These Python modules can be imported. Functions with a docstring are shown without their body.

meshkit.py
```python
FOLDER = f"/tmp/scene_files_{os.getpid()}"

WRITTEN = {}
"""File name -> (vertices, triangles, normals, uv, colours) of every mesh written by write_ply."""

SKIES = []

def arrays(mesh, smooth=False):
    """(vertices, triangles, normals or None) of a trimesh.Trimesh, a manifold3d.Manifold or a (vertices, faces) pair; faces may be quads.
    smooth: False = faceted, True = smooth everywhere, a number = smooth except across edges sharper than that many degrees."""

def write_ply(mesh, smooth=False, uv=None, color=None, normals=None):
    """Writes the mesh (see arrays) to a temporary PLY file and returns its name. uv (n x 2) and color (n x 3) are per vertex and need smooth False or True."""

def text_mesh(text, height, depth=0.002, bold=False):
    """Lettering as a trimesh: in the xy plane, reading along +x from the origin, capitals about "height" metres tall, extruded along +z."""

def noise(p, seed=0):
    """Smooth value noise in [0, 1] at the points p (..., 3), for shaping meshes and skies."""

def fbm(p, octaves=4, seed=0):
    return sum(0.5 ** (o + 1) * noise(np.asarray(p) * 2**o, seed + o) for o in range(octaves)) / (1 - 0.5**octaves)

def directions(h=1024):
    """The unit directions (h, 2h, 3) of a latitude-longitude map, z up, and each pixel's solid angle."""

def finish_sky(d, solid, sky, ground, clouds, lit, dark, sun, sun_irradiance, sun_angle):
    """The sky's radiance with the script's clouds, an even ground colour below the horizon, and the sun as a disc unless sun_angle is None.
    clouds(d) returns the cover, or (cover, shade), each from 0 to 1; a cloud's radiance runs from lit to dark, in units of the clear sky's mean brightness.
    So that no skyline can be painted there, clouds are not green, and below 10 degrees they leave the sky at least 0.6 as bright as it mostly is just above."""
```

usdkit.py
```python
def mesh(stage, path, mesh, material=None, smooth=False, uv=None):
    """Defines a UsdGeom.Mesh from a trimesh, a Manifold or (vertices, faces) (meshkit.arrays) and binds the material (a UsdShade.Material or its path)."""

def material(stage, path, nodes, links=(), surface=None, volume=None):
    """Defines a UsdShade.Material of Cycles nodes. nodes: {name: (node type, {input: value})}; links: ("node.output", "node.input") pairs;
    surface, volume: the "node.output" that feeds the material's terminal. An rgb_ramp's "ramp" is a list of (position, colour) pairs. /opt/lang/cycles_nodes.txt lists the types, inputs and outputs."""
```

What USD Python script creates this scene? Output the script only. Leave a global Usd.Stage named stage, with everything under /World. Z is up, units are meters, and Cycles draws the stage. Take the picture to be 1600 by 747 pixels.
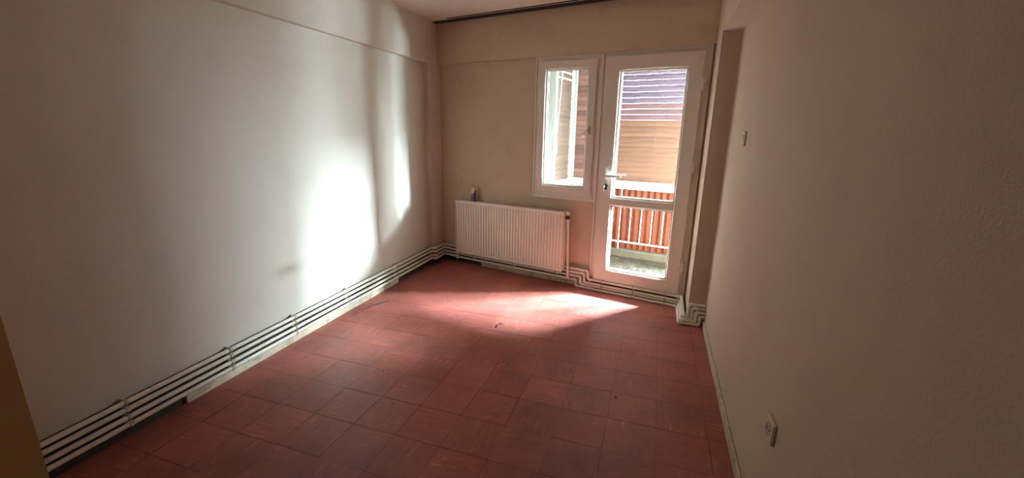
import math, random
import numpy as np, trimesh, usdkit
from shapely.geometry import Polygon, box as sbox
from pxr import Usd, UsdGeom, UsdLux, UsdShade, Sdf, Gf

stage = Usd.Stage.CreateInMemory()
UsdGeom.SetStageUpAxis(stage, UsdGeom.Tokens.z)
UsdGeom.SetStageMetersPerUnit(stage, 1.0)
UsdGeom.Xform.Define(stage, '/World')
UsdGeom.Scope.Define(stage, '/World/Looks')
random.seed(7); rng = np.random.RandomState(11)

# ------------------------------------------------------------------ camera, light, exposure
F_PX, YAW, PITCH, ROLL = 667.57, -.3196, -.2494, .0162
EYE = np.array([2.3637, -4.4179, 1.5])
EXPOSURE = 0.36
SKY = (1.9, 1.75, 2.5)
DAY_COLOR, DAY_POWER, GLARE = (0.64, 0.86, 1.0), 4800.0, 4500.0          # daylight of the open balcony bay and the added floor light
TH = -.1999                                            # the far wall is skewed: its own frame is turned by this
CT, ST = math.cos(TH), math.sin(TH)
def fw(p):                                             # far-wall frame -> world
    x, y, z = p
    return np.array([CT*x - ST*y, ST*x + CT*y, z])

fwd = np.array([math.sin(YAW)*math.cos(PITCH), math.cos(YAW)*math.cos(PITCH), math.sin(PITCH)])
rt = np.array([math.cos(YAW), -math.sin(YAW), 0]); up = np.cross(rt, fwd)
r2 = rt*math.cos(ROLL) + up*math.sin(ROLL); u2 = -rt*math.sin(ROLL) + up*math.cos(ROLL)
cam = UsdGeom.Camera.Define(stage, '/World/camera')
M = Gf.Matrix4d(*r2, 0, *u2, 0, *(-fwd), 0, *EYE, 1)
cam.AddTransformOp().Set(M)
cam.CreateHorizontalApertureAttr(36.0); cam.CreateVerticalApertureAttr(36.0*747/1600)
cam.CreateFocalLengthAttr(36.0*F_PX/1600); cam.CreateClippingRangeAttr(Gf.Vec2f(.05, 100))
cam.CreateExposureAttr(EXPOSURE)

dome = UsdLux.DomeLight.Define(stage, '/World/sky')
dome.CreateIntensityAttr(1.0); dome.CreateColorAttr(Gf.Vec3f(*SKY))

def daylight(name, at, w, h, power, down=0.):
    # area light at the one open balcony bay; looks along its -z, towards the room (-y of the far-wall frame), turned down by some degrees
    l = UsdLux.RectLight.Define(stage, '/World/' + name)
    l.CreateWidthAttr(w); l.CreateHeightAttr(h); l.CreateIntensityAttr(power); l.CreateColorAttr(Gf.Vec3f(*DAY_COLOR))
    q = math.radians(down)
    dx, dy, dz = -fw((1, 0, 0)), fw((0, -math.sin(q), math.cos(q))), fw((0, math.cos(q), math.sin(q)))
    l.AddTransformOp().Set(Gf.Matrix4d(*dx, 0, *dy, 0, *dz, 0, *fw(at), 1))
daylight('daylight_glare', (3.845, 1.165, 1.47), .28, .26, GLARE)
daylight('daylight_bay', (3.50, 1.165, 1.45), .36, .40, 620.)
daylight('daylight_from_above', (3.41, 1.30, 1.655), .38, .26, DAY_POWER, 80.)  # added outside the bay, tilted down to brighten the floor and spare the wall

# ------------------------------------------------------------------ materials
def mat(name, nodes, links, surface='p.BSDF'):
    return usdkit.material(stage, '/World/Looks/' + name, nodes, links, surface=surface)

def plain(name, col, rough=.5, var=.08, scale=6., metal=0., bump=0., bscale=200., dirt=None, spec=.5, objvar=0.):
    """a base colour broken by soft noise, optional dirt colour in patches, optional fine relief"""
    d = np.array(col)
    nodes = {'g': ('geometry', {}), 'n': ('noise_texture', {'scale': scale, 'detail': 5., 'roughness': .6}),
             'r': ('rgb_ramp', {'ramp': [(.3, tuple(d*(1-var))), (.7, tuple(np.minimum(d*(1+var), 1)))]}),
             'p': ('principled_bsdf', {'roughness': rough, 'metallic': metal, 'specular_ior_level': spec})}
    links = [('g.position', 'n.vector'), ('n.fac', 'r.fac')]
    out = 'r.color'
    if dirt:
        nodes['dn'] = ('noise_texture', {'scale': dirt[2], 'detail': 6., 'roughness': .65})
        nodes['dr'] = ('rgb_ramp', {'ramp': [(dirt[3], (0, 0, 0)), (dirt[4], (1, 1, 1))]})
        nodes['dm'] = ('math', {'math_type': 'multiply', 'value2': dirt[1]})
        nodes['mx'] = ('mix', {'mix_type': 'mix', 'color2': dirt[0]})
        links += [('g.position', 'dn.vector'), ('dn.fac', 'dr.fac'), ('dr.color', 'dm.value1'), ('dm.value', 'mx.fac'), (out, 'mx.color1')]
        out = 'mx.color'
    if objvar:
        nodes['oi'] = ('object_info', {})
        nodes['om'] = ('map_range', {'from_min': 0., 'from_max': 1., 'to_min': 1-objvar, 'to_max': 1+objvar})
        nodes['hs'] = ('hsv', {})
        links += [('oi.random', 'om.value'), ('om.result', 'hs.value'), (out, 'hs.color')]
        out = 'hs.color'
    links.append((out, 'p.base_color'))
    if bump:
        nodes['bn'] = ('noise_texture', {'scale': bscale, 'detail': 3.})
        nodes['b'] = ('bump', {'strength': bump, 'distance': .004})
        links += [('g.position', 'bn.vector'), ('bn.fac', 'b.height'), ('b.normal', 'p.normal')]
    return mat(name, nodes, links)

WALL = (.70, .61, .505)
m_wall = plain('wall_paint', WALL, .75, .035, 1.7, bump=.35, bscale=140., dirt=((.42, .33, .22), .35, 2.3, .56, .8))
def wall_smear():
    d = np.array(WALL)
    return mat('wall_paint_left', {'g': ('geometry', {}), 'n': ('noise_texture', {'scale': 1.7, 'detail': 5., 'roughness': .6}),
        'r': ('rgb_ramp', {'ramp': [(.3, tuple(d*.965)), (.7, tuple(d*1.035))]}),
        'mp': ('mapping', {'scale': (1., 4.4, 11.), 'location': (0, 2.22*4.4, -.535*11.)}), 'gr': ('gradient_texture', {'gradient_type': 'quadratic_sphere'}),
        'n2': ('noise_texture', {'scale': 9., 'detail': 4.}), 'm1': ('math', {'math_type': 'multiply'}), 'm2': ('math', {'math_type': 'multiply', 'value2': 1.5, 'use_clamp': True}),
        'mx': ('mix', {'color2': (.36, .33, .20)}),
        'bn': ('noise_texture', {'scale': 140., 'detail': 3.}), 'b': ('bump', {'strength': .35, 'distance': .004}), 'p': ('principled_bsdf', {'roughness': .75})},
        [('g.position', 'n.vector'), ('n.fac', 'r.fac'), ('g.position', 'mp.vector'), ('mp.vector', 'gr.vector'), ('g.position', 'n2.vector'), ('gr.fac', 'm1.value1'), ('n2.fac', 'm1.value2'),
         ('m1.value', 'm2.value1'), ('m2.value', 'mx.fac'), ('r.color', 'mx.color1'), ('mx.color', 'p.base_color'), ('g.position', 'bn.vector'), ('bn.fac', 'b.height'), ('b.normal', 'p.normal')])
m_wall_l = wall_smear()
m_wall_r = plain('wall_paint_right', (.66, .52, .39), .75, .03, 1.7, bump=.35, bscale=140., dirt=((.45, .36, .25), .3, 1.9, .56, .8))
m_far = plain('wall_paint_far', (.72, .53, .38), .75, .04, 2.2, bump=.3, bscale=140., dirt=((.40, .29, .19), .5, 2.8, .52, .78))
m_ceil = plain('ceiling_paint', (.84, .75, .64), .8, .03, 2., bump=.25, bscale=150., dirt=((.5, .40, .30), .35, 1.6, .5, .8))
m_pier = plain('pier_ochre', (.42, .26, .09), .7, .05, 3., bump=.3, bscale=120.)  # one even ochre colour for the whole pier
m_pillar = plain('tan_paint', (.52, .35, .21), .75, .04, 3., bump=.25, bscale=140.)
m_base = plain('baseboard_paint', (.66, .54, .38), .55, .10, 5., dirt=((.18, .12, .07), .7, 14., .5, .72))
m_sub = plain('joint_grime', (.05, .022, .019), .8, .3, 20.)
m_pipe = plain('pipe_enamel', (.88, .79, .66), .35, .05, 8., dirt=((.28, .18, .10), .5, 26., .58, .74))
m_clip = plain('clip_plastic', (.66, .55, .40), .5, .1, 20.)
m_dark = plain('dark_metal', (.035, .03, .028), .4, .2, 20.)
m_rad = plain('radiator_enamel', (.93, .82, .70), .4, .03, 4., dirt=((.45, .33, .22), .4, 9., .6, .8))
m_radin = plain('radiator_inside', (.30, .24, .18), .6, .1, 9.)
m_pvc = plain('white_pvc', (.90, .80, .70), .38, .03, 3., dirt=((.40, .28, .18), .35, 11., .6, .8))
m_gask = plain('black_gasket', (.02, .02, .02), .6, .1, 9.)
m_white = plain('white_handle', (.85, .84, .80), .3, .02, 9.)
m_beige = plain('beige_handle', (.62, .52, .34), .4, .05, 9.)
m_hinge = plain('hinge_metal', (.45, .40, .34), .4, .15, 30., metal=.5)
m_rail = plain('railing_paint', (.86, .83, .76), .45, .04, 9.)
m_alu = plain('white_aluminium', (.88, .89, .88), .4, .02, 5.)
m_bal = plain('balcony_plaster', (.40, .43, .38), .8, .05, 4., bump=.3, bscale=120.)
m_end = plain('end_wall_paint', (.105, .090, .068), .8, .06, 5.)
m_facade = plain('facade_bounce_cut', (.20, .13, .095), .8, .1, 6., bump=.3, bscale=100.)  # kept dark so the unseen facade bounces little light
m_kerb = plain('kerb_concrete', (.12, .094, .063), .8, .15, 12., bump=.3, bscale=90.)
m_track = plain('curtain_track_brown', (.018, .012, .009), .55, .2, 9.)
m_lip = plain('track_lip', (.45, .38, .31), .6, .1, 9.)
m_plate = plain('switch_plastic', (.74, .64, .50), .35, .03, 9., dirt=((.3, .2, .12), .4, 40., .55, .75))
m_scrap = plain('dark_scrap', (.05, .03, .025), .6, .3, 60.)

def tile_mat(name, col, axis, seed):
    d = np.array(col)
    sc = (9., 60., 1.) if axis == 'x' else (60., 9., 1.)
    nodes = {'g': ('geometry', {}), 'mp': ('mapping', {'scale': sc, 'location': (seed*3.1, seed*1.7, 0), 'rotation': (0, 0, .12*(seed % 3-1))}),
             'n': ('noise_texture', {'scale': 1., 'detail': 5., 'roughness': .62, 'distortion': .6}),
             'r': ('rgb_ramp', {'ramp': [(.28, tuple(d*.86)), (.5, tuple(d)), (.60, tuple(d*1.05)), (.69, tuple(d*1.25+np.array([.06, .06, .05])))]}),
             'n2': ('noise_texture', {'scale': 2.4, 'detail': 6., 'roughness': .6}),
             'r2': ('rgb_ramp', {'ramp': [(.30, (.55, .52, .52)), (.55, (1, 1, 1))]}),
             'mu': ('mix', {'mix_type': 'multiply', 'fac': .75}),
             'n3': ('noise_texture', {'scale': 75., 'detail': 2.}),
             'r3': ('rgb_ramp', {'ramp': [(.70, (0, 0, 0)), (.76, (1, 1, 1))]}),
             'f3': ('math', {'math_type': 'multiply', 'value2': .5}),
             'mx': ('mix', {'mix_type': 'mix', 'color2': (.04, .02, .015)}),
             'oi': ('object_info', {}), 'om': ('map_range', {'to_min': .95, 'to_max': 1.05}), 'hs': ('hsv', {}),
             'rr': ('map_range', {'from_min': .3, 'from_max': .7, 'to_min': .38, 'to_max': .60}),
             'b': ('bump', {'strength': .12, 'distance': .002}),
             'p': ('principled_bsdf', {'specular_ior_level': .38})}
    links = [('g.position', 'mp.vector'), ('mp.vector', 'n.vector'), ('n.fac', 'r.fac'), ('g.position', 'n2.vector'), ('n2.fac', 'r2.fac'),
             ('r.color', 'mu.color1'), ('r2.color', 'mu.color2'), ('g.position', 'n3.vector'), ('n3.fac', 'r3.fac'), ('r3.color', 'f3.value1'),
             ('f3.value', 'mx.fac'), ('mu.color', 'mx.color1'), ('mx.color', 'hs.color'), ('oi.random', 'om.value'), ('om.result', 'hs.value'),
             ('hs.color', 'p.base_color'), ('n2.fac', 'rr.value'), ('rr.result', 'p.roughness'), ('n.fac', 'b.height'), ('b.normal', 'p.normal')]
    return mat(name, nodes, links)
TILE = np.array([.43, .120, .090])
m_tiles = [tile_mat('vinyl_tile_a', TILE, 'x', 1), tile_mat('vinyl_tile_b', TILE*np.array([.97, .98, 1.0]), 'y', 2),
           tile_mat('vinyl_tile_c', TILE*np.array([1.03, 1.02, 1.0]), 'x', 3), tile_mat('vinyl_tile_d', TILE*np.array([.97, 1.0, .97]), 'y', 5)]

m_terrazzo = mat('balcony_terrazzo', {
    'g': ('geometry', {}), 'v': ('voronoi_texture', {'scale': 42.}), 'r': ('rgb_ramp', {'ramp': [(0, (.018, .014, .009)), (.45, (.055, .044, .029)), (.8, (.11, .088, .058)), (1, (.18, .145, .10))]}),
    's': ('separate_color', {}), 'n': ('noise_texture', {'scale': 3., 'detail': 5.}), 'r2': ('rgb_ramp', {'ramp': [(.35, (.55, .55, .5)), (.65, (1, 1, 1))]}),
    'mu': ('mix', {'mix_type': 'multiply', 'fac': 1.}), 'p': ('principled_bsdf', {'roughness': .6})},
    [('g.position', 'v.vector'), ('v.color', 's.color'), ('s.r', 'r.fac'), ('g.position', 'n.vector'), ('n.fac', 'r2.fac'), ('r.color', 'mu.color1'), ('r2.color', 'mu.color2'), ('mu.color', 'p.base_color')])

def glow(name, col, trans, w, var=.05, scale=5., objvar=.10):
    """thin plastic that daylight shines through: a diffuse face mixed with a translucent body"""
    d, t = np.array(col), np.array(trans)
    return mat(name, {'g': ('geometry', {}), 'n': ('noise_texture', {'scale': scale, 'detail': 4.}),
        'r': ('rgb_ramp', {'ramp': [(.3, tuple(d*(1-var))), (.7, tuple(d*(1+var)))]}),
        'rt': ('rgb_ramp', {'ramp': [(.3, tuple(t*(1-var))), (.7, tuple(t*(1+var)))]}),
        'oi': ('object_info', {}), 'om': ('map_range', {'to_min': 1-objvar, 'to_max': 1+objvar}), 'hs': ('hsv', {}), 'ht': ('hsv', {}),
        'p': ('principled_bsdf', {'roughness': .5}), 't': ('translucent_bsdf', {}), 'm': ('mix_closure', {'fac': w})},
        [('g.position', 'n.vector'), ('n.fac', 'r.fac'), ('n.fac', 'rt.fac'), ('oi.random', 'om.value'), ('om.result', 'hs.value'), ('om.result', 'ht.value'),
         ('r.color', 'hs.color'), ('rt.color', 'ht.color'), ('hs.color', 'p.base_color'), ('ht.color', 't.color'), ('p.BSDF', 'm.closure1'), ('t.BSDF', 'm.closure2')], 'm.closure')
m_slat = glow('shutter_peach', (.26, .145, .095), (.30, .155, .092), .45)
m_slat_top = glow('shutter_sky_tint', (.22, .165, .19), (.27, .205, .265), .45)  # sky glow from the slots, put into the colour of the upper slats
m_slat_mid = glow('shutter_half_sky_tint', (.24, .15, .14), (.31, .175, .165), .45)  # weaker step of the same sky glow, also in the slat colour
m_hook = plain('shutter_hook', (.20, .10, .065), .6, .1, 8.)
m_slat_red = glow('shutter_red', (.42, .22, .18), (.19, .075, .06), .45, objvar=.35)
m_slat_end = glow('shutter_cream', (.20, .125, .088), (.20, .125, .09), .3)
m_corr = glow('corrugated_orange', (.30, .085, .04), (.27, .065, .027), .45, .15, 7., 0.)
m_glass = mat('window_glass', {'f': ('layer_weight', {'blend': .5}), 'w': ('math', {'math_type': 'power', 'value2': 5.}), 'k': ('math', {'math_type': 'multiply_add', 'value2': .95, 'value3': .035, 'use_clamp': True}),
                               't': ('transparent_bsdf', {'color': (.975, .985, .98)}), 'g': ('glossy_bsdf', {'roughness': .02, 'color': (1, 1, 1)}), 'm': ('mix_closure', {})},
              [('f.facing', 'w.value1'), ('w.value', 'k.value1'), ('k.value', 'm.fac'), ('t.BSDF', 'm.closure1'), ('g.BSDF', 'm.closure2')], 'm.closure')
m_sheer = mat('sheer_cloth', {'t': ('transparent_bsdf', {'color': (1, 1, 1)}), 'd': ('diffuse_bsdf', {'color': (.8, .8, .78)}), 'l': ('translucent_bsdf', {'color': (.7, .7, .68)}),
    'a': ('mix_closure', {'fac': .5}), 'm': ('mix_closure', {'fac': .10})}, [('d.BSDF', 'a.closure1'), ('l.BSDF', 'a.closure2'), ('a.closure', 'm.closure1'), ('t.BSDF', 'm.closure2')], 'm.closure')
m_cap = plain('can_cap', (.78, .68, .48), .4, .04, 9.)
m_can = plain('can_black', (.05, .052, .06), .35, .1, 30.)
m_can_red = plain('can_maroon', (.24, .09, .08), .4, .2, 60.)
m_can_grey = plain('can_grey', (.30, .31, .34), .4, .1, 60.)

# ------------------------------------------------------------------ prim helpers
taken = {}
def numbered(parent, name):
    k = (str(parent), name); n = taken.get(k, 0); taken[k] = n + 1
    return name if n == 0 else f'{name}_{n:03d}'
def tag(o, label, cat=None, group=None, kind=None):
    p = o.GetPrim() if hasattr(o, 'GetPrim') else o
    if label: p.SetCustomDataByKey('label', label)
    if cat: p.SetCustomDataByKey('category', cat)
    if group: p.SetCustomDataByKey('group', group)
    if kind: p.SetCustomDataByKey('kind', kind)
    return o
class Thing:
    """an Xform at the thing's base; its parts are given in the frame named (world, or the far wall's) and stored relative to it"""
    def __init__(s, name, label, cat, base, far=False, group=None, kind=None):
        s.path = '/World/' + numbered('/World', name)
        s.far, s.base = far, np.array(base, float)
        x = UsdGeom.Xform.Define(stage, s.path)
        w = fw(base) if far else s.base
        x.AddTranslateOp().Set(Gf.Vec3d(*map(float, w)))
        if far: x.AddRotateZOp().Set(math.degrees(TH))
        tag(x, label, cat, group, kind); s.prim = x.GetPrim()
    def part(s, name, mesh, m, under=None, smooth=30, label=None, kind=None):
        par = under or s.path
        path = par + '/' + numbered(par, name)
        me = mesh.copy(); me.apply_translation(-s.base)
        o = usdkit.mesh(stage, path, me, m, smooth=smooth)
        tag(o, label, None, None, kind)
        return path
def cat_(ms): return trimesh.util.concatenate(ms)
def bx(x0, x1, y0, y1, z0, z1, ch=0.):
    """box; ch chamfers every edge"""
    if ch <= 0:
        b = trimesh.creation.box((x1-x0, y1-y0, z1-z0)); b.apply_translation(((x0+x1)/2, (y0+y1)/2, (z0+z1)/2)); return b
    pts = []
    for X in (x0, x1):
        for Y in (y0, y1):
            for Z in (z0, z1):
                sx, sy, sz = (1 if X == x0 else -1), (1 if Y == y0 else -1), (1 if Z == z0 else -1)
                pts += [(X, Y+sy*ch, Z+sz*ch), (X+sx*ch, Y, Z+sz*ch), (X+sx*ch, Y+sy*ch, Z)]
    return trimesh.convex.convex_hull(np.array(pts))
def prism(poly, z0, z1):
    m = trimesh.creation.extrude_polygon(Polygon(poly) if not hasattr(poly, 'area') else poly, z1-z0, engine='earcut'); m.apply_translation((0, 0, z0)); return m
def prism_y(poly, y0, y1):
    """polygon in x-z, extruded along y"""
    m = trimesh.creation.extrude_polygon(poly, y1-y0, engine='earcut')
    v = m.vertices.copy(); m.vertices = np.stack([v[:, 0], y1-v[:, 2], v[:, 1]], 1); m.fix_normals(); return m
def prism_x(poly, x0, x1):
    """polygon in y-z, extruded along x"""
    m = trimesh.creation.extrude_polygon(poly, x1-x0, engine='earcut')
    v = m.vertices.copy(); m.vertices = np.stack([x0+v[:, 2], v[:, 0], v[:, 1]], 1); m.fix_normals(); return m
def fillet(P, r, n=5):
    P = [np.array(p, float) for p in P]; out = [P[0]]
    for a, b, c in zip(P, P[1:], P[2:]):
        u, v = a-b, c-b; lu, lv = np.linalg.norm(u), np.linalg.norm(v)
        d = min(r, lu*.49, lv*.49); s, e = b+u/lu*d, b+v/lv*d
        for t in np.linspace(0, 1, n): out.append((1-t)**2*s + 2*t*(1-t)*b + t*t*e)
    out.append(P[-1]); return out
def tube(P, r, n=12):
    P = np.array(P, float); rad = np.broadcast_to(r, len(P)); T = np.gradient(P, axis=0); T /= np.linalg.norm(T, axis=1)[:, None]
    a = np.array([0, 0, 1.]) if abs(T[0][2]) < .9 else np.array([1., 0, 0])
    N = np.cross(T[0], a); N /= np.linalg.norm(N); V, Fc = [], []
    for i in range(len(P)):
        N = N - T[i]*(N@T[i]); N /= np.linalg.norm(N); B = np.cross(T[i], N)
        for k in range(n):
            q = 2*math.pi*k/n; V.append(P[i] + rad[i]*(math.cos(q)*N + math.sin(q)*B))
    for i in range(len(P)-1):
        for k in range(n):
            a0, a1, b0, b1 = i*n+k, i*n+(k+1) % n, (i+1)*n+k, (i+1)*n+(k+1) % n
            Fc += [(a0, a1, b1), (a0, b1, b0)]
    V += [P[0], P[-1]]; c0, c1 = len(V)-2, len(V)-1
    for k in range(n): Fc += [(c0, (k+1) % n, k), (c1, (len(P)-1)*n+k, (len(P)-1)*n+(k+1) % n)]
    m = trimesh.Trimesh(V, Fc, process=False); m.fix_normals(); return m
def lathe(prof, at, axis='z', n=24):
    m = trimesh.creation.revolve(np.array(prof, float), sections=n)
    if axis == 'y': m.apply_transform(trimesh.transformations.rotation_matrix(math.pi/2, (1, 0, 0)))    # z -> -y
    if axis == 'x': m.apply_transform(trimesh.transformations.rotation_matrix(math.pi/2, (0, 1, 0)))
    m.apply_translation(at); return m
def ring(x0, x1, z0, z1, w, y0, y1):
    """a rectangular frame in x-z, w wide inwards (one number or left, right, bottom, top)"""
    l, r, b, t = (w,)*4 if np.isscalar(w) else w
    return prism_y(Polygon([(x0, z0), (x1, z0), (x1, z1), (x0, z1)], [[(x0+l, z0+b), (x1-r, z0+b), (x1-r, z1-t), (x0+l, z1-t)]]), y0, y1)
def mitred(x0, x1, z0, z1, w, y0, y1, ch=.004):
    """four mitred frame members, each a mesh, front edge chamfered: left, right, bottom, top"""
    l, r, b, t = (w,)*4 if np.isscalar(w) else w
    O = [(x0, z0), (x1, z0), (x1, z1), (x0, z1)]; I = [(x0+l, z0+b), (x1-r, z0+b), (x1-r, z1-t), (x0+l, z1-t)]
    out = []
    for i, j in ((3, 0), (1, 2), (0, 1), (2, 3)):
        q = [O[i], O[j], I[j], I[i]]; c = np.mean(q, 0)
        oi, oj, ii, ij = map(np.array, q)
        n = (ii+ij)/2-(oi+oj)/2; L = np.linalg.norm(n); k = ch/L
        q2 = [oi+(ii-oi)*k, oj+(ij-oj)*k, ij+(oj-ij)*k, ii+(oi-ii)*k]
        pts = [(a[0], y1, a[1]) for a in q] + [(a[0], y0+ch, a[1]) for a in q] + [(a[0], y0, a[1]) for a in q2]
        out.append(trimesh.convex.convex_hull(np.array(pts)))
    return out

# ------------------------------------------------------------------ the room shell
HC, W, BACK = 2.565, 2.84, -5.6
def far_y(x, off=0.): return math.tan(TH)*x + off          # the far wall's face, in world plan

def structure(name, label, cat): return Thing(name, label, cat, (0, 0, 0), kind='structure')
wl = structure('wall_left', 'long cream plaster wall on the left with bluish daylight falling on it', 'wall')
wl.part('wall_surface', bx(-.12, 0, BACK, .03, -.05, HC+.1), m_wall_l)
wl.part('beam', prism([(0, -3.5), (.052, -3.5), (.052, far_y(.052, .03)), (0, far_y(0, .03))], 2.155, HC), m_wall, label='shallow beam along the top of the wall')
wl.part('beam', prism([(0, BACK), (.052, BACK), (.052, -3.5), (0, -3.5)], 2.155, HC), m_wall)
wl.part('pillar', prism([(0, -.275), (.052, -.275), (.052, far_y(.052, .03)), (0, far_y(0, .03))], -.01, 2.155), m_wall, label='shallow pillar in the far corner')
wp = structure('wall_pier', 'ochre pier at the near end of the left wall', 'pier')
wp.part('pier_surface', bx(-.12, .10, BACK, -3.625, -.05, HC), m_pier)
wr = structure('wall_right', 'large plain beige plaster wall on the right side', 'wall')
wr.part('wall_surface', bx(W, W+.12, BACK, far_y(W, .02), -.05, HC+.1), m_wall_r)
wr.part('beam', prism([(2.714, BACK), (W, BACK), (W, far_y(W, .02)), (2.714, far_y(2.714, .02))], 2.19, HC), m_wall_r, label='beam along the top of the right wall')
wr.part('pillar', prism([(2.714, -.904), (W, -.904), (W, far_y(W, .02)), (2.714, far_y(2.714, .02))], -.01, 2.19), m_wall_r, label='deep pillar beside the balcony door')
wb = structure('wall_back', 'cream wall behind the camera', 'wall')
wb.part('wall_surface', bx(-.12, W+.12, BACK-.1, BACK, -.05, HC+.1), m_wall_r)
ce = structure('ceiling', 'off-white plaster ceiling', 'ceiling')
ce.part('ceiling_surface', prism([(-.12, BACK-.1), (W+.12, BACK-.1), (W+.12, far_y(W, .05)), (-.12, .05)], HC, HC+.1), m_ceil)

wf = Thing('wall_far', 'beige far wall holding the window and the balcony door', 'wall', (0, 0, 0), far=True, kind='structure')
WX0, WX1, WZ0, ZT = 1.235, 1.89, .867, 2.165
DX1 = 2.755
outer = Polygon([(-.2, -.2), (4.3, -.2), (4.3, 2.7), (-.2, 2.7)])
hole = sbox(WX0, WZ0, WX1, ZT).union(sbox(WX1, 0.0, DX1, ZT))
wf.part('wall_surface', prism_y(outer.difference(hole), 0, .12), m_far, smooth=False)
wf.part('facade_render', prism_y(outer.difference(hole), .1202, .128), m_facade, smooth=False, label='brown layer added on the balcony side to cut bounced light')  # unseen dark layer, added to cut light bounced onto the shutters
wf.part('beam', prism_y(sbox(.047, ZT, 2.81, HC), -.047, 0), m_far, label='beam over the window and door')

# floor: 25 cm vinyl tiles
fl = structure('floor', 'worn red-brown floor of square vinyl tiles', 'floor')
room = Polygon([(0, BACK), (W, BACK), (W, far_y(W)), (0, 0)])
room = room.difference(sbox(2.714, -.904, 3.0, 0.0)).difference(sbox(-.1, BACK, .10, -3.625))
fl.part('subfloor', prism(Polygon([(-.1, BACK), (W+.1, BACK), (W+.1, far_y(W, .1)), (-.1, .1)]), -.05, -.0035), m_sub)
TX, TY, TS = 1.2385, -2.8477, .25
for i in range(-6, 8):
    for j in range(-12, 13):
        x0, y0 = TX+i*TS, TY+j*TS
        g = rng.uniform(.0003, .0011); a = rng.normal(0, .0016)
        q = np.array([(g, g), (TS-g, g), (TS-g, TS-g), (g, TS-g)]) - TS/2
        q = q @ np.array([[math.cos(a), math.sin(a)], [-math.sin(a), math.cos(a)]]) + (x0+TS/2, y0+TS/2)
        pl = Polygon(q).intersection(room)
        k = rng.randint(0, 4); dz_ = rng.uniform(-.0005, .0005)
        if pl.area < 4e-4 or pl.geom_type != 'Polygon': continue
        top = prism(pl.buffer(-.0006, join_style=2), -.001, dz_)
        low = prism(pl, -.006, -.0009+dz_)
        fl.part('floor_tile', cat_([low, top]), m_tiles[(i+j) % 2 + 2*(k % 2)], smooth=False)

# dark strips behind the pipes: shade of the gaps and some grime, put in as colour
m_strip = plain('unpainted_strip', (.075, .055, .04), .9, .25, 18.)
wl.part('unpainted_strip', bx(-.001, .0012, -3.62, -.276, .052, .194), m_strip, label='dark strip of painted shade and grime behind the pipes')
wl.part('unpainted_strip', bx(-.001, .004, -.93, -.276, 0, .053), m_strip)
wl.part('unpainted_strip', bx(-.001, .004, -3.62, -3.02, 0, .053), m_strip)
wf.part('unpainted_strip', bx(.052, 1.64, -.0012, .001, 0., .184), m_strip, label='dark strip of painted shade and grime behind the pipes')
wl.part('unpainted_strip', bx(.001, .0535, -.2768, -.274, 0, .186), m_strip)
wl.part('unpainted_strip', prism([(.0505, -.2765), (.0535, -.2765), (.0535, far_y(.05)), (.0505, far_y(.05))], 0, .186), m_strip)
# baseboards
bl = Thing('baseboard_left', 'low cream baseboard under the pipes on the left wall', 'baseboard', (0, -1.9, 0), kind='structure')
bl.part('board', bx(.0, .022, -3.02, -.93, 0, .052, .004), m_base)
bf = Thing('baseboard_far', 'low cream baseboard under the radiator', 'baseboard', (.3, 0, 0), far=True, kind='structure')
bf.part('board', bx(.60, 1.885, -.022, 0, 0, .055, .004), m_base)
br = Thing('baseboard_right', 'cream baseboard along the right wall', 'baseboard', (W, -2., 0), kind='structure')
br.part('board', bx(W-.014, W, BACK, -.99, 0, .063, .004), m_base)

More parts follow.
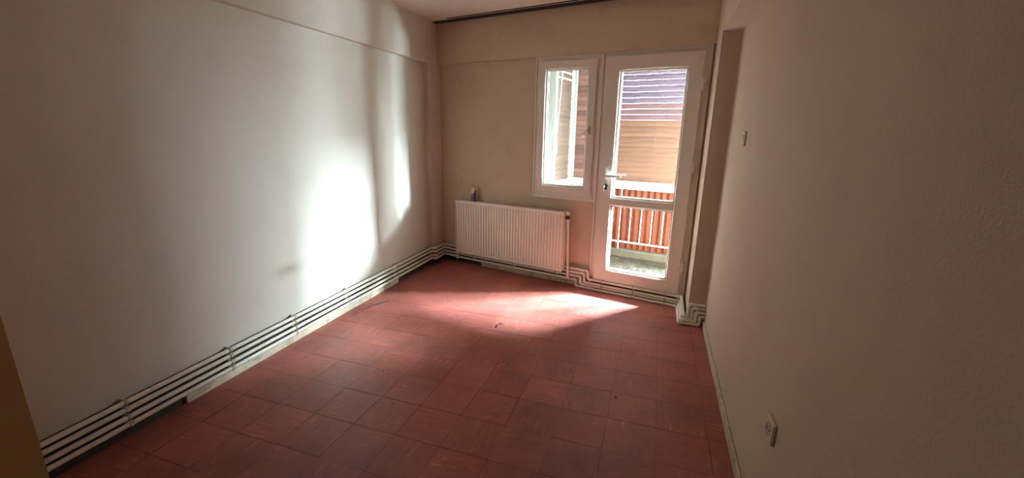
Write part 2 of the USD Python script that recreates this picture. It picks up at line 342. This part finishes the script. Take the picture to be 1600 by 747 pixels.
# ------------------------------------------------------------------ window and balcony door
wi = Thing('window_1', 'narrow white framed casement window beside the balcony door', 'window', (1.56, 0, WZ0), far=True, kind='structure')
for m_ in mitred(WX0, WX1, WZ0, ZT, (.042, .058, .05, .045), -.012, .06): wi.part('frame_member', m_, m_pvc)
wi.part('frame_trim', ring(WX0-.006, WX1-.002, WZ0-.012, ZT, (.012, .012, .020, .010), -.020, -.010), m_pvc)
SX0, SX1, SZ0, SZ1 = 1.272, 1.836, .915, 2.122
GX0, GX1, GZ0, GZ1 = 1.342, 1.764, .981, 2.048
sash = None
for m_ in mitred(SX0, SX1, SZ0, SZ1, (GX0-SX0-.004, SX1-GX1-.004, GZ0-SZ0-.004, SZ1-GZ1-.004), -.036, .04, .006):
    p = wi.part('sash_member', m_, m_pvc); sash = sash or p
for m_ in mitred(GX0-.006, GX1+.006, GZ0-.006, GZ1+.006, .016, -.020, .03, .005): wi.part('glazing_bead', m_, m_pvc)
wi.part('gasket', ring(GX0+.008, GX1-.008, GZ0+.008, GZ1-.008, .004, .004, .012), m_gask, label='black glazing gasket')
wi.part('window_pane', bx(GX0, GX1, .006, .010, GZ0, GZ1), m_glass, smooth=False)
h = wi.part('handle', cat_([bx(1.786, 1.812, -.047, -.034, 1.475, 1.545, .004), lathe([(0, 0), (.009, 0), (.009, .03), (0, .03)], (1.799, -.045, 1.512), 'y', 14)]), m_beige, label='beige window handle half turned')
wi.part('lever', tube(fillet([(1.799, -.07, 1.512), (1.775, -.078, 1.494), (1.722, -.080, 1.452)], .012), [.008]+[.008]*5+[.0055], 10), m_beige, under=h)
for z in (1.955, .985): wi.part('hinge', cat_([lathe([(0, -.045), (.007, -.045), (.007, .045), (0, .045)], (1.268, -.036, z), 'z', 12), bx(1.262, 1.286, -.042, -.034, z-.03, z+.03, .002)]), m_pvc)

do = Thing('door_1', 'white glazed balcony door with a tall upper and a small lower pane', 'door', (2.32, 0, 0), far=True, kind='structure')
for m_ in mitred(WX1, DX1, 0., ZT, (.036, .052, .108, .045), -.012, .06): do.part('frame_member', m_, m_pvc)
do.part('frame_trim', ring(WX1-.012, DX1, 0.0, ZT, (.014, .004, .004, .010), -.022, -.010), m_pvc)
LX0, LX1, LZ0, LZ1 = 1.921, 2.708, .104, 2.126
PX0, PX1, PZ0, PZ1, PM0, PM1 = 2.046, 2.590, .222, 2.007, .841, .917
for m_ in mitred(LX0, LX1, LZ0, LZ1, (PX0-LX0-.004, LX1-PX1-.004, PZ0-LZ0-.004, LZ1-PZ1-.004), -.040, .04, .006): do.part('leaf_member', m_, m_pvc)
do.part('middle_rail', bx(PX0-.006, PX1+.006, -.038, .038, PM0+.004, PM1-.004, .005), m_pvc)
for a, b in ((PZ0, PM0), (PM1, PZ1)):
    for m_ in mitred(PX0-.006, PX1+.006, a-.006, b+.006, .016, -.022, .03, .005): do.part('glazing_bead', m_, m_pvc)
    do.part('gasket', ring(PX0+.008, PX1-.008, a+.008, b-.008, .004, .004, .012), m_gask, label='black glazing gasket')
    do.part('door_pane', bx(PX0, PX1, .006, .010, a, b), m_glass, smooth=False)
do.part('threshold_strip', bx(1.79, 2.70, -.0150, -.011, .001, .090), m_strip, label='dark strip painted as shade on the threshold behind the pipes')  # shade between the pipes, painted as a dark strip on the threshold
h = do.part('handle_plate', cat_([bx(1.972, 2.004, -.049, -.040, 1.075, 1.205, .004), lathe([(0, 0), (.008, 0), (.0065, .004), (0, .004)], (1.988, -.048, 1.185), 'y', 12)]), m_pvc, label='long handle plate')
do.part('lever', tube(fillet([(1.988, -.045, 1.112), (1.988, -.092, 1.112), (2.055, -.095, 1.114), (2.135, -.088, 1.116)], .02), .0105, 12), m_white, under=h, label='white lever')
k = do.part('lock_plate', cat_([lathe([(0, 0), (.017, 0), (.016, .007), (0, .007)], (1.988, -.040, 1.02), 'y', 18), bx(1.974, 2.002, -.047, -.040, .985, 1.02, .003)]), m_dark, label='dark lock cylinder rosette')
do.part('key', cat_([bx(1.986, 1.990, -.075, -.046, 1.012, 1.024), lathe([(.004, 0), (.011, 0), (.011, .003), (.004, .003), (.004, 0)], (1.9865, -.082, 1.018), 'x', 14), tube([(1.988, -.086, 1.012), (1.985, -.088, .990), (1.981, -.086, .972)], .003, 6)]), m_hinge, under=k, label='key in the lock')
for z in (1.875, 1.235, .37): do.part('hinge', cat_([lathe([(0, -.05), (.0075, -.05), (.0075, .05), (0, .05)], (2.716, -.042, z), 'z', 12), bx(2.690, 2.735, -.046, -.038, z-.034, z-.004, .002), bx(2.700, 2.740, -.044, -.020, z+.004, z+.034, .002)]), m_pvc)

# ------------------------------------------------------------------ radiator, can, pipes
ra = Thing('radiator', 'wide white ribbed panel radiator under the window', 'radiator', (.967, -.07, .142), far=True)
RX0, RX1, RZ0, RZ1, RY = .310, 1.624, .142, .747, -.112
nrib = 39; pitch = (RX1-RX0-.03)/nrib; pts = [(RX0+.012, RY+.022), (RX0+.012, RY)]
for i in range(nrib):
    x = RX0+.015+i*pitch
    pts += [(x+pitch*.10, RY), (x+pitch*.22, RY+.009), (x+pitch*.36, RY+.009), (x+pitch*.48, RY)]
pts += [(RX1-.012, RY), (RX1-.012, RY+.022)]
fp = ra.part('front_panel', prism(pts, RZ0+.035, RZ1-.035), m_rad, smooth=False)
ra.part('border', bx(RX0, RX1, RY-.001, RY+.024, RZ1-.037, RZ1, .006), m_rad, under=fp)
ra.part('border', bx(RX0, RX1, RY-.001, RY+.024, RZ0, RZ0+.037, .006), m_rad, under=fp)
ra.part('back_panel', bx(RX0+.01, RX1-.01, -.040, -.028, RZ0+.01, RZ1-.02, .004), m_radin)
ra.part('convector', cat_([bx(x-.001, x+.001, RY+.024, -.04, RZ0+.065, RZ1-.05) for x in np.arange(RX0+.03, RX1-.02, .033)]), m_radin, smooth=False)
for x in (RX0, RX1-.012): ra.part('side_panel', bx(x, x+.012, RY+.012, -.026, RZ0+.012, RZ1-.006, .003), m_rad)
gr = [bx(RX0, RX1, RY+.02, RY+.03, RZ1-.012, RZ1-.002), bx(RX0, RX1, -.036, -.026, RZ1-.012, RZ1-.002)]
gr += [bx(x, x+.005, RY+.03, -.036, RZ1-.010, RZ1-.003) for x in np.arange(RX0+.015, RX1-.01, .0166)]
ra.part('top_grille', cat_(gr), m_rad, smooth=False)
v = ra.part('valve', cat_([lathe([(0, -.022), (.013, -.022), (.015, -.004), (.011, .02), (0, .02)], (1.652, -.080, .690), 'z', 16), tube([(1.615, -.080, .690), (1.652, -.080, .690)], .009, 10)]), m_dark, label='dark valve body')
ra.part('valve_head', lathe([(0, 0), (.017, 0), (.021, .008), (.021, .022), (.015, .034), (0, .036)], (1.652, -.080, .715), 'z', 20), m_pipe, under=v, label='cream valve head')
rp = ra.part('riser_pipe', tube([(1.655, -.080, .675), (1.663, -.080, .40), (1.676, -.080, .10)], .0115, 12), m_pipe, label='cream riser pipe beside the radiator')
ra.part('collar', lathe([(0, -.014), (.015, -.014), (.016, .010), (.012, .018), (0, .018)], (1.6555, -.080, .660), 'z', 16), m_pipe, under=rp)
ra.part('collar', lathe([(0, -.014), (.015, -.014), (.015, .012), (.012, .016), (0, .016)], (1.676, -.080, .092), 'z', 16), m_pipe, under=rp)
rt_ = ra.part('return_pipe', tube([(.322, -.086, .16), (.322, -.086, .085)], .010, 12), m_pipe)
ra.part('collar', lathe([(0, -.014), (.014, -.014), (.014, .012), (0, .012)], (.322, -.086, .080), 'z', 14), m_pipe, under=rt_)

cx, cy, cz = .537, -.070, RZ1-.003
ca = Thing('spray_can', 'small dark patterned spray can with cream cap standing on the radiator', 'can', (cx, cy, cz), far=True)
R_ = .026
body = ca.part('can_body', lathe([(0, 0), (R_, 0), (R_, .112), (R_-.002, .117), (0, .117)], (cx, cy, cz), 'z', 28), m_can)
ca.part('can_cap', lathe([(0, .117), (R_-.001, .117), (R_-.001, .146), (R_-.004, .152), (0, .153)], (cx, cy, cz), 'z', 28), m_cap)
def wrap(poly, r):                                          # a flat printed shape (arc length, height) bent round the can
    m = trimesh.creation.extrude_polygon(poly, .0006, engine='earcut').subdivide_to_size(.004)
    v = m.vertices; a = v[:, 0]/R_ - math.pi/2; rr = r + v[:, 2]
    m.vertices = np.stack([cx+rr*np.cos(a), cy+rr*np.sin(a), cz+v[:, 1]], 1); m.fix_normals(); return m
ca.part('label_print', wrap(Polygon([(-.030, .117), (.030, .117), (.022, .098), (0, .078), (-.022, .098)]), R_), m_cap, under=body, smooth=False, label='cream pointed print')
ca.part('label_print', wrap(Polygon([(-.020, .066), (0, .052), (.020, .066), (.016, .078), (0, .066), (-.016, .078)]), R_), m_can_grey, under=body, smooth=False)
ca.part('label_print', wrap(Polygon([(-.024, .046), (.024, .046), (.026, .036), (0, .030), (-.026, .036)]), R_), m_can_red, under=body, smooth=False, label='maroon band')
ca.part('label_print', wrap(Polygon([(-.026, .022), (.026, .022), (.026, .014), (-.026, .014)]), R_), m_can_grey, under=body, smooth=False)

PR = .0122
zl = [.197, .160, .119, .081]
zr = [.183, .147, .110, .072]
jog = [1.872, 1.838, 1.800, 1.758]
zd = [.096, .060, .034, .0125]
yd = [-.046, -.050, -.046, -.072]
rev = [2.684, 2.674, 2.664, 2.650]                       # world x of the runs along the pillar
frn = [-.928, -.938, -.948, -.960]                       # world y in front of the pillar
stepx = [2.716, 2.745, 2.772, 2.803]
zend = [.168, .141, .112, .083]
names = ['uppermost', 'second from top', 'third from top', 'lowest']
for i in range(4):
    yl = [.040, .042, .044, .046][i]
    d = .022
    far_end = np.array([rev[i], 0, 0])
    # point where the far run meets the reveal run (world x = rev[i], frame y = yd)
    xl = (rev[i] + ST*yd[i]) / CT
    P = [(yl, -3.623, zl[i]), (yl, -.275-d*.9, zl[i]), (yl+.052, -.275-d*.9, zl[i])]
    xc = ((yl+.052) + ST*yd[0]) / CT
    P += [tuple(fw((xc, -.052, zl[i])))]
    P += [tuple(fw((.45, -.052, zr[i])))]
    P += [tuple(fw((jog[i], -.052, zr[i]))), tuple(fw((jog[i]+.004, yd[i], zd[i]))), tuple(fw((xl, yd[i], zd[i])))]
    zf = [.070, .052, .034, .0125][i]
    P += [(rev[i], frn[i], zf), (stepx[i], frn[i], zf), (stepx[i]+.002, frn[i], zend[i]), (W-.001, frn[i], zend[i])]
    t = Thing('heating_pipe', f'cream heating pipe along the foot of the walls, {names[i]} of the four', 'pipe', (yl, -3.623, 0), group='heating pipes along the walls')
    t.part('pipe_run', tube(fillet(P, .020, 6), PR, 12), m_pipe)
    for a, b, c_ in zip(P, P[1:], P[2:]):
        a, b, c_ = map(np.array, (a, b, c_)); ua, uc = (a-b)/np.linalg.norm(a-b), (c_-b)/np.linalg.norm(c_-b)
        if ua@uc < -.97: continue
        la, lc = min(.034, np.linalg.norm(a-b)*.45), min(.034, np.linalg.norm(c_-b)*.45)
        t.part('elbow', tube(fillet([b+ua*la, b, b+uc*lc], .020, 6), PR*1.22, 12), m_pipe)

def clip(pt, frame_far, along, zs, label, offs):
    """a bracket that holds the pipes: a back strap with one saddle per pipe"""
    x, y = pt
    t = Thing('pipe_clip', label, 'pipe clip', (x, y, 0), far=frame_far, group='pipe clips holding the heating pipes')
    if along == 'y': t.part('strap', bx(.001, .022, y-.006, y+.006, min(zs)-.012, max(zs)+.014, .002), m_clip)
    else: t.part('strap', bx(x-.006, x+.006, -.030, -.001, min(zs)-.010, max(zs)+.013, .002), m_clip)
    for z, o in zip(zs, offs):
        A = np.linspace(-.2, math.pi+.2, 9) if along == 'y' else None
        a = np.linspace(-2.3, 2.3, 10)
        if along == 'y': pts_ = [(o+math.cos(q)*(PR+.002), y, z+math.sin(q)*(PR+.002)) for q in a]
        else: pts_ = [(x, o-math.cos(q)*(PR+.002), z+math.sin(q)*(PR+.002)) for q in a]
        w = .008; Pm = []
        t.part('saddle', cat_([trimesh.convex.convex_hull(np.array([np.add(p, e) for p in (pts_[k], pts_[k+1]) for e in ([(s*.0025*0, sy*w, s*.0018) for s in (-1, 1) for sy in (-1, 1)] + [(.0018*s, sy*w, 0) for s in (-1, 1) for sy in (-1, 1)] if along == 'y' else [(sx*w, 0, s*.0018) for s in (-1, 1) for sx in (-1, 1)] + [(sx*w, .0018*s, 0) for s in (-1, 1) for sx in (-1, 1)])])) for k in range(9)]), m_clip, smooth=False)
cl_l = ['pipe clip on the left wall nearest the camera', 'pipe clip on the left wall, second from the camera', 'middle pipe clip of the left wall',
        'pipe clip on the left wall, second from the far corner', 'pipe clip on the left wall nearest the far corner']
for y, lb in zip((-3.295, -2.75, -2.256, -1.694, -.99), cl_l): clip((.0, y), False, 'y', zl, lb, [.040, .042, .044, .046])
for x, lb in ((.51, 'pipe clip under the left end of the radiator'), (1.03, 'pipe clip under the middle of the radiator'), (1.53, 'pipe clip under the right end of the radiator')):
    clip((x, 0), True, 'x', zr, lb, [-.052]*4)
for x, lb in ((2.02, 'pipe clip below the latch side of the balcony door'), (2.32, 'pipe clip below the middle of the balcony door'), (2.61, 'pipe clip below the hinge side of the balcony door')):
    clip((x, 0), True, 'x', zd, lb, yd)

# ------------------------------------------------------------------ small things of the room
sw = Thing('light_switch', 'small cream light switch on the right wall near the pillar', 'switch', (W, -1.548, 1.43))
sp = sw.part('switch_plate', bx(W-.011, W, -1.592, -1.506, 1.430, 1.516, .004), m_plate)
sw.part('rocker', trimesh.convex.convex_hull([(W-.010, y, z) for y in (-1.572, -1.526) for z in (1.447, 1.499)] + [(W-.017, y, 1.495) for y in (-1.570, -1.528)] + [(W-.012, y, 1.452) for y in (-1.570, -1.528)]), m_plate, under=sp)
so = Thing('power_socket', 'cream power socket low on the right wall', 'socket', (W, -2.89, .447))
sp = so.part('socket_plate', bx(W-.013, W, -2.934, -2.850, .448, .530, .004), m_plate)
so.part('socket_well', lathe([(0, 0), (.014, 0), (.019, .004), (.022, .004), (.022, 0), (.0225, -.002)], (W-.0125, -2.892, .489), 'x', 24), m_radin, under=sp)
for dy in (-.0095, .0095): so.part('pin_hole', lathe([(0, 0), (.003, 0), (.003, .002), (0, .002)], (W-.0145, -2.892+dy, .489), 'x', 10), m_gask, under=sp)
cr = Thing('curtain_track', 'dark brown curtain track on the ceiling before the far wall', 'curtain track', (1.4, -.14, 2.54), far=True)
cr.part('track_board', bx(.075, 2.74, -.128, -.052, HC-.008, HC, .002), m_track)
cr.part('track_lip', bx(.40, 2.74, -.166, -.150, HC-.006, HC, .0015), m_lip)
cr.part('track_lip', bx(.30, 2.74, -.178, -.170, HC-.006, HC, .0015), m_track)
def shred(label, P, r0):
    C_ = fillet(P, .03, 5); n = len(C_); r = [r0*(.35+.65*math.sin(math.pi*(k+.6)/(n+.4))) for k in range(n)]
    t = Thing('floor_scrap', label, 'debris', (P[0][0], P[0][1], 0)); t.part('shred', tube(C_, r, 6), m_scrap)
shred('dark curled shred on the floor near the pipes of the left wall', [(.135, -1.565, .005), (.150, -1.500, .010), (.170, -1.440, .005), (.215, -1.375, .004)], .0055)
shred('small dark hooked scrap at the edge of the sunlit floor', [(1.298, -1.545, .004), (1.288, -1.500, .006), (1.300, -1.462, .008), (1.326, -1.470, .004)], .0045)
def crumb(label, x, y, r):
    t = Thing('floor_crumb', label, 'debris', (x, y, 0), group='crumbs on the floor')
    m = trimesh.creation.icosphere(1, 1.); m.vertices *= (1+.25*rng.uniform(-1, 1, len(m.vertices)))[:, None]*np.array([r, r*.7, r*.5]); m.apply_translation((x, y, r*.4))
    t.part('crumb', m, m_scrap, smooth=False)
for lb, x, y, r in (('dark crumb in the middle of the floor, left one of a close pair', 1.52, -2.003, .006), ('dark crumb in the middle of the floor, right one of a close pair', 1.56, -2.014, .006),
                    ('dark crumb on the floor nearest the pillar side', 1.968, -1.956, .0045), ('dark elongated crumb on the floor towards the right wall', 2.265, -2.152, .008),
                    ('dark crumb on the floor nearest the camera', 1.088, -2.633, .005), ('dark crumb on the floor towards the left wall pipes', .833, -2.369, .005)):
    crumb(lb, x, y, r)

# ------------------------------------------------------------------ the balcony (frame of the far wall; its front is at y = 1.1)
bs = Thing('balcony_floor', 'speckled grey-green terrazzo balcony floor', 'floor', (2.6, .6, .05), far=True, kind='structure')
bs.part('slab', bx(.95, 4.3, .128, 1.35, -.15, .05), m_terrazzo)
bs.part('kerb', bx(1.10, 4.1, 1.055, 1.25, .05, .140, .006), m_kerb, label='concrete kerb under the railing')
bs.part('threshold', bx(WX1, DX1, .06, .13, .0, .075, .004), m_kerb)
bc = Thing('balcony_ceiling', 'pale balcony ceiling', 'ceiling', (2.6, .6, 2.42), far=True, kind='structure')
bc.part('slab', bx(.95, 4.3, .128, 1.35, 2.42, 2.55), m_bal)
be = Thing('balcony_wall', 'pale end walls of the balcony', 'wall', (1.1, .4, 0), far=True, kind='structure')
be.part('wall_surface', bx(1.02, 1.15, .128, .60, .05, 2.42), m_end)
be.part('wall_surface', bx(1.02, 1.13, .60, 1.25, .05, .86), m_bal)
be.part('wall_surface', bx(4.1, 4.25, .128, 1.35, .05, 2.42), m_bal)

rl = Thing('balcony_railing', 'white painted balcony railing of thin upright bars', 'railing', (2.4, 1.09, .14), far=True)
rl.part('top_rail', bx(1.22, 4.05, 1.080, 1.100, .706, .726, .003), m_rail)
rl.part('bottom_rail', bx(1.22, 4.05, 1.080, 1.100, .220, .240, .003), m_rail)
for i in range(-4, 19):
    x = 1.832 + i*.1225
    if x > 4.0: break
    rl.part('bar', tube([(x, 1.09, .235), (x, 1.09, .712)], .0072, 8), m_rail)
for i in (0, 6, 12): rl.part('foot', bx(1.832+i*.1225-.008, 1.832+i*.1225+.008, 1.083, 1.097, .138, .225, .002), m_rail)
for i in (0, 6, 12): rl.part('stay', bx(1.832+i*.1225-.007, 1.832+i*.1225+.007, 1.083, 1.097, .722, .863, .002), m_rail)

def corr(x0, x1):
    xs = np.linspace(x0, x1, int((x1-x0)/.0065)); ys = 1.150+.011*np.sin(xs*2*math.pi/.072)
    return prism(Polygon(list(zip(xs, ys)) + list(zip(xs[::-1], ys[::-1]+.0025))), .138, .862)
co = Thing('corrugated_screen', 'orange corrugated plastic screen behind the balcony railing', 'screen', (2.4, 1.15, .14), far=True)
for a, b in ((1.16, 1.69), (1.688, 2.21), (2.208, 2.73), (2.728, 3.25), (3.248, 4.10)): co.part('sheet', corr(a, b), m_corr, smooth=50)

sl = Thing('parapet_sill', 'white sill on top of the balcony parapet', 'sill', (2.4, 1.1, .86), far=True)
sl.part('sill_board', bx(1.13, 4.099, 1.03, 1.24, .862, .945, .008), m_alu)
sl.part('sill_board', bx(1.08, 1.20, .60, 1.05, .862, .935, .008), m_alu)
pm = Thing('balcony_post', 'white aluminium corner post of the balcony shutters', 'post', (1.17, 1.1, .94), far=True)
pm.part('post_profile', bx(1.128, 1.172, 1.075, 1.165, .94, 2.30, .005), m_alu)
pm.part('guide_rail', bx(1.172, 1.200, 1.10, 1.16, .945, 2.30, .004), m_bal)
pe = Thing('end_jamb', 'white jamb where the end shutter meets the balcony end wall', 'jamb', (1.15, .61, .94), far=True)
pe.part('jamb_profile', bx(1.125, 1.172, .598, .635, .935, 2.30, .004), m_alu)
for a, b in ((1.555, 1.600), (3.085, 3.130), (4.0, 4.045)):
    t = Thing('shutter_guide', {1.555: 'white upright guide between the two front shutters', 3.085: 'white upright guide left of the open bay', 4.0: 'white upright guide right of the open bay'}[a], 'guide rail', (a, 1.12, .945), far=True)
    t.part('guide_profile', bx(a, b, 1.09, 1.17, .945, 2.30, .004), m_alu)

def slat_mesh(x0, x1, z0, h):
    """one shutter slat: a shallow hollow bow, its hook lip on top"""
    a = np.linspace(0, 1, 7); z = z0 + a*h*.94; y = 1.128 + .0085*(2*a-1)**2
    inner = list(zip(y, z)); outer_ = list(zip(y[::-1]+.0065, z[::-1]))
    return prism_x(Polygon(inner+outer_), x0, x1)
def hook_mesh(x0, x1, z0, h):
    return bx(x0, x1, 1.1345, 1.1395, z0+h*.91, z0+h*1.03)
def end_slat(y0, y1, z0, h):
    a = np.linspace(0, 1, 6); z = z0 + a*h*.93; x = 1.150 - .006*(2*a-1)**2
    m = prism_y(Polygon(list(zip(x, z)) + list(zip(x[::-1]-.006, z[::-1]))), y0, y1)
    return cat_([m, bx(1.139, 1.142, y0, y1, z0+h*.93-.002, z0+h)])
def slot_web(x0, x1, z0, h, p=.0245):
    """the strip between two slats that are drawn apart: bars with open slots between them"""
    xs_ = np.arange(x0, x1, p)
    return cat_([bx(x, x+p*.60, 1.1372, 1.1405, z0, z0+h) for x in xs_])

def shutter(label, x0, x1, zb, n_closed, zt, m, pick=None, slots=True):
    t = Thing('roller_shutter', label, 'roller shutter', ((x0+x1)/2, 1.13, zb), far=True)
    x0 += .001; x1 -= .001
    z = zb; hc = .0565
    t.part('bottom_bar', bx(x0, x1, 1.120, 1.146, z-.012, z+.004, .002), m_alu)
    z += .004
    for i in range(n_closed):
        p = t.part('slat', slat_mesh(x0, x1, z, hc), pick(i) if pick else m, smooth=40)
        t.part('slat_hook', hook_mesh(x0, x1, z, hc), m_hook, under=p, smooth=False); z += hc
    i = 0
    while z < zt:
        gap = .0070 if slots else .004
        if slots: t.part('slotted_web', slot_web(x0, x1, z-.001, gap+.001), m, smooth=False)
        z += gap
        t.part('slat', slat_mesh(x0, x1, z, hc-.0015), pick(n_closed+i) if pick else m, smooth=40); z += hc-.0030; i += 1
    t.part('shutter_box', bx(x0+.001, x1-.001, 1.09, 1.26, max(z-.01, 2.305), 2.418, .006), m_alu)
    return t
shutter('peach front roller shutter seen through the door, closed below and slotted above', 1.60, 3.085, .945, 12, 2.27, m_slat, pick=lambda i: m_slat if i < 12 else (m_slat_mid if i < 15 else m_slat_top))
shutter('narrow reddish front roller shutter seen through the window', 1.20, 1.555, .945, 22, 2.20, m_slat_red, slots=False)
# the open bay: boarded below, its shutter drawn part of the way down
op = Thing('bay_panel', 'white panel below the open balcony bay', 'panel', (3.53, 1.13, .945), far=True)
op.part('panel_board', bx(3.131, 3.999, 1.115, 1.145, .946, 1.225, .004), m_alu)
shutter('short roller shutter above the open balcony bay', 3.13, 4.0, 1.69, 10, 2.26, m_slat, slots=False)

# unseen sheer curtain, added before the open bay, hem shaped to shade the left wall
sc = Thing('sheer_curtain', 'added sheer white curtain that shades the upper left wall', 'curtain', (3.0, .55, 2.3), far=True)
yy = np.linspace(.14, .98, 90); folds = 3.0 + .016*np.sin(yy*2*math.pi/.075) + .006*np.sin(yy*41)
zz = np.linspace(0, 1, 12); V = []; Fq = []
for i, y_ in enumerate(yy):
    zb_ = float(np.interp(y_, [.14, .34, .47, .58, .76, .98], [1.08, 1.14, 1.37, 1.37, 1.37, 1.50]))
    for t_ in zz: V.append((3.0+(folds[i]-3.0)*(1-.35*t_), y_, zb_+(2.34-zb_)*t_))
for i in range(len(yy)-1):
    for j in range(11): a0 = i*12+j; Fq.append((a0, a0+12, a0+13, a0+1))
cur = trimesh.Trimesh(V, [f for q in Fq for f in (q[:3], (q[0], q[2], q[3]))], process=False)
sc.part('sheer_cloth', cur, m_sheer, smooth=True)
sc.part('curtain_rod', tube([(3.0, .125, 2.345), (3.0, 1.08, 2.345)], .009, 10), m_alu)
t = Thing('roller_shutter', 'cream roller shutter closing the left end of the balcony', 'roller shutter', (1.15, .85, .935), far=True)
z = .937
for i in range(20): t.part('slat', end_slat(.636, 1.072, z, .0565), m_slat_end, smooth=40); z += .0565
for i in range(3): t.part('slat', end_slat(.636, 1.072, z+.018, .050), m_slat_end, smooth=40); z += .066
t.part('shutter_box', bx(1.06, 1.18, .602, 1.072, max(z, 2.302), 2.418, .006), m_alu)
wn = Thing('strap_winder', 'pale strap winder box on the balcony jamb', 'strap winder', (1.18, .61, 1.24), far=True)
wn.part('winder_box', bx(1.172, 1.190, .594, .632, 1.235, 1.38, .006), m_alu)
st = Thing('pull_strap', 'thin pale pull strap slanting up from the winder box', 'strap', (1.18, .61, 1.38), far=True)
st.part('strap_band', tube([(1.181, .608, 1.37), (1.178, .68, 1.80), (1.176, .745, 2.26)], .0045, 6), m_rail)
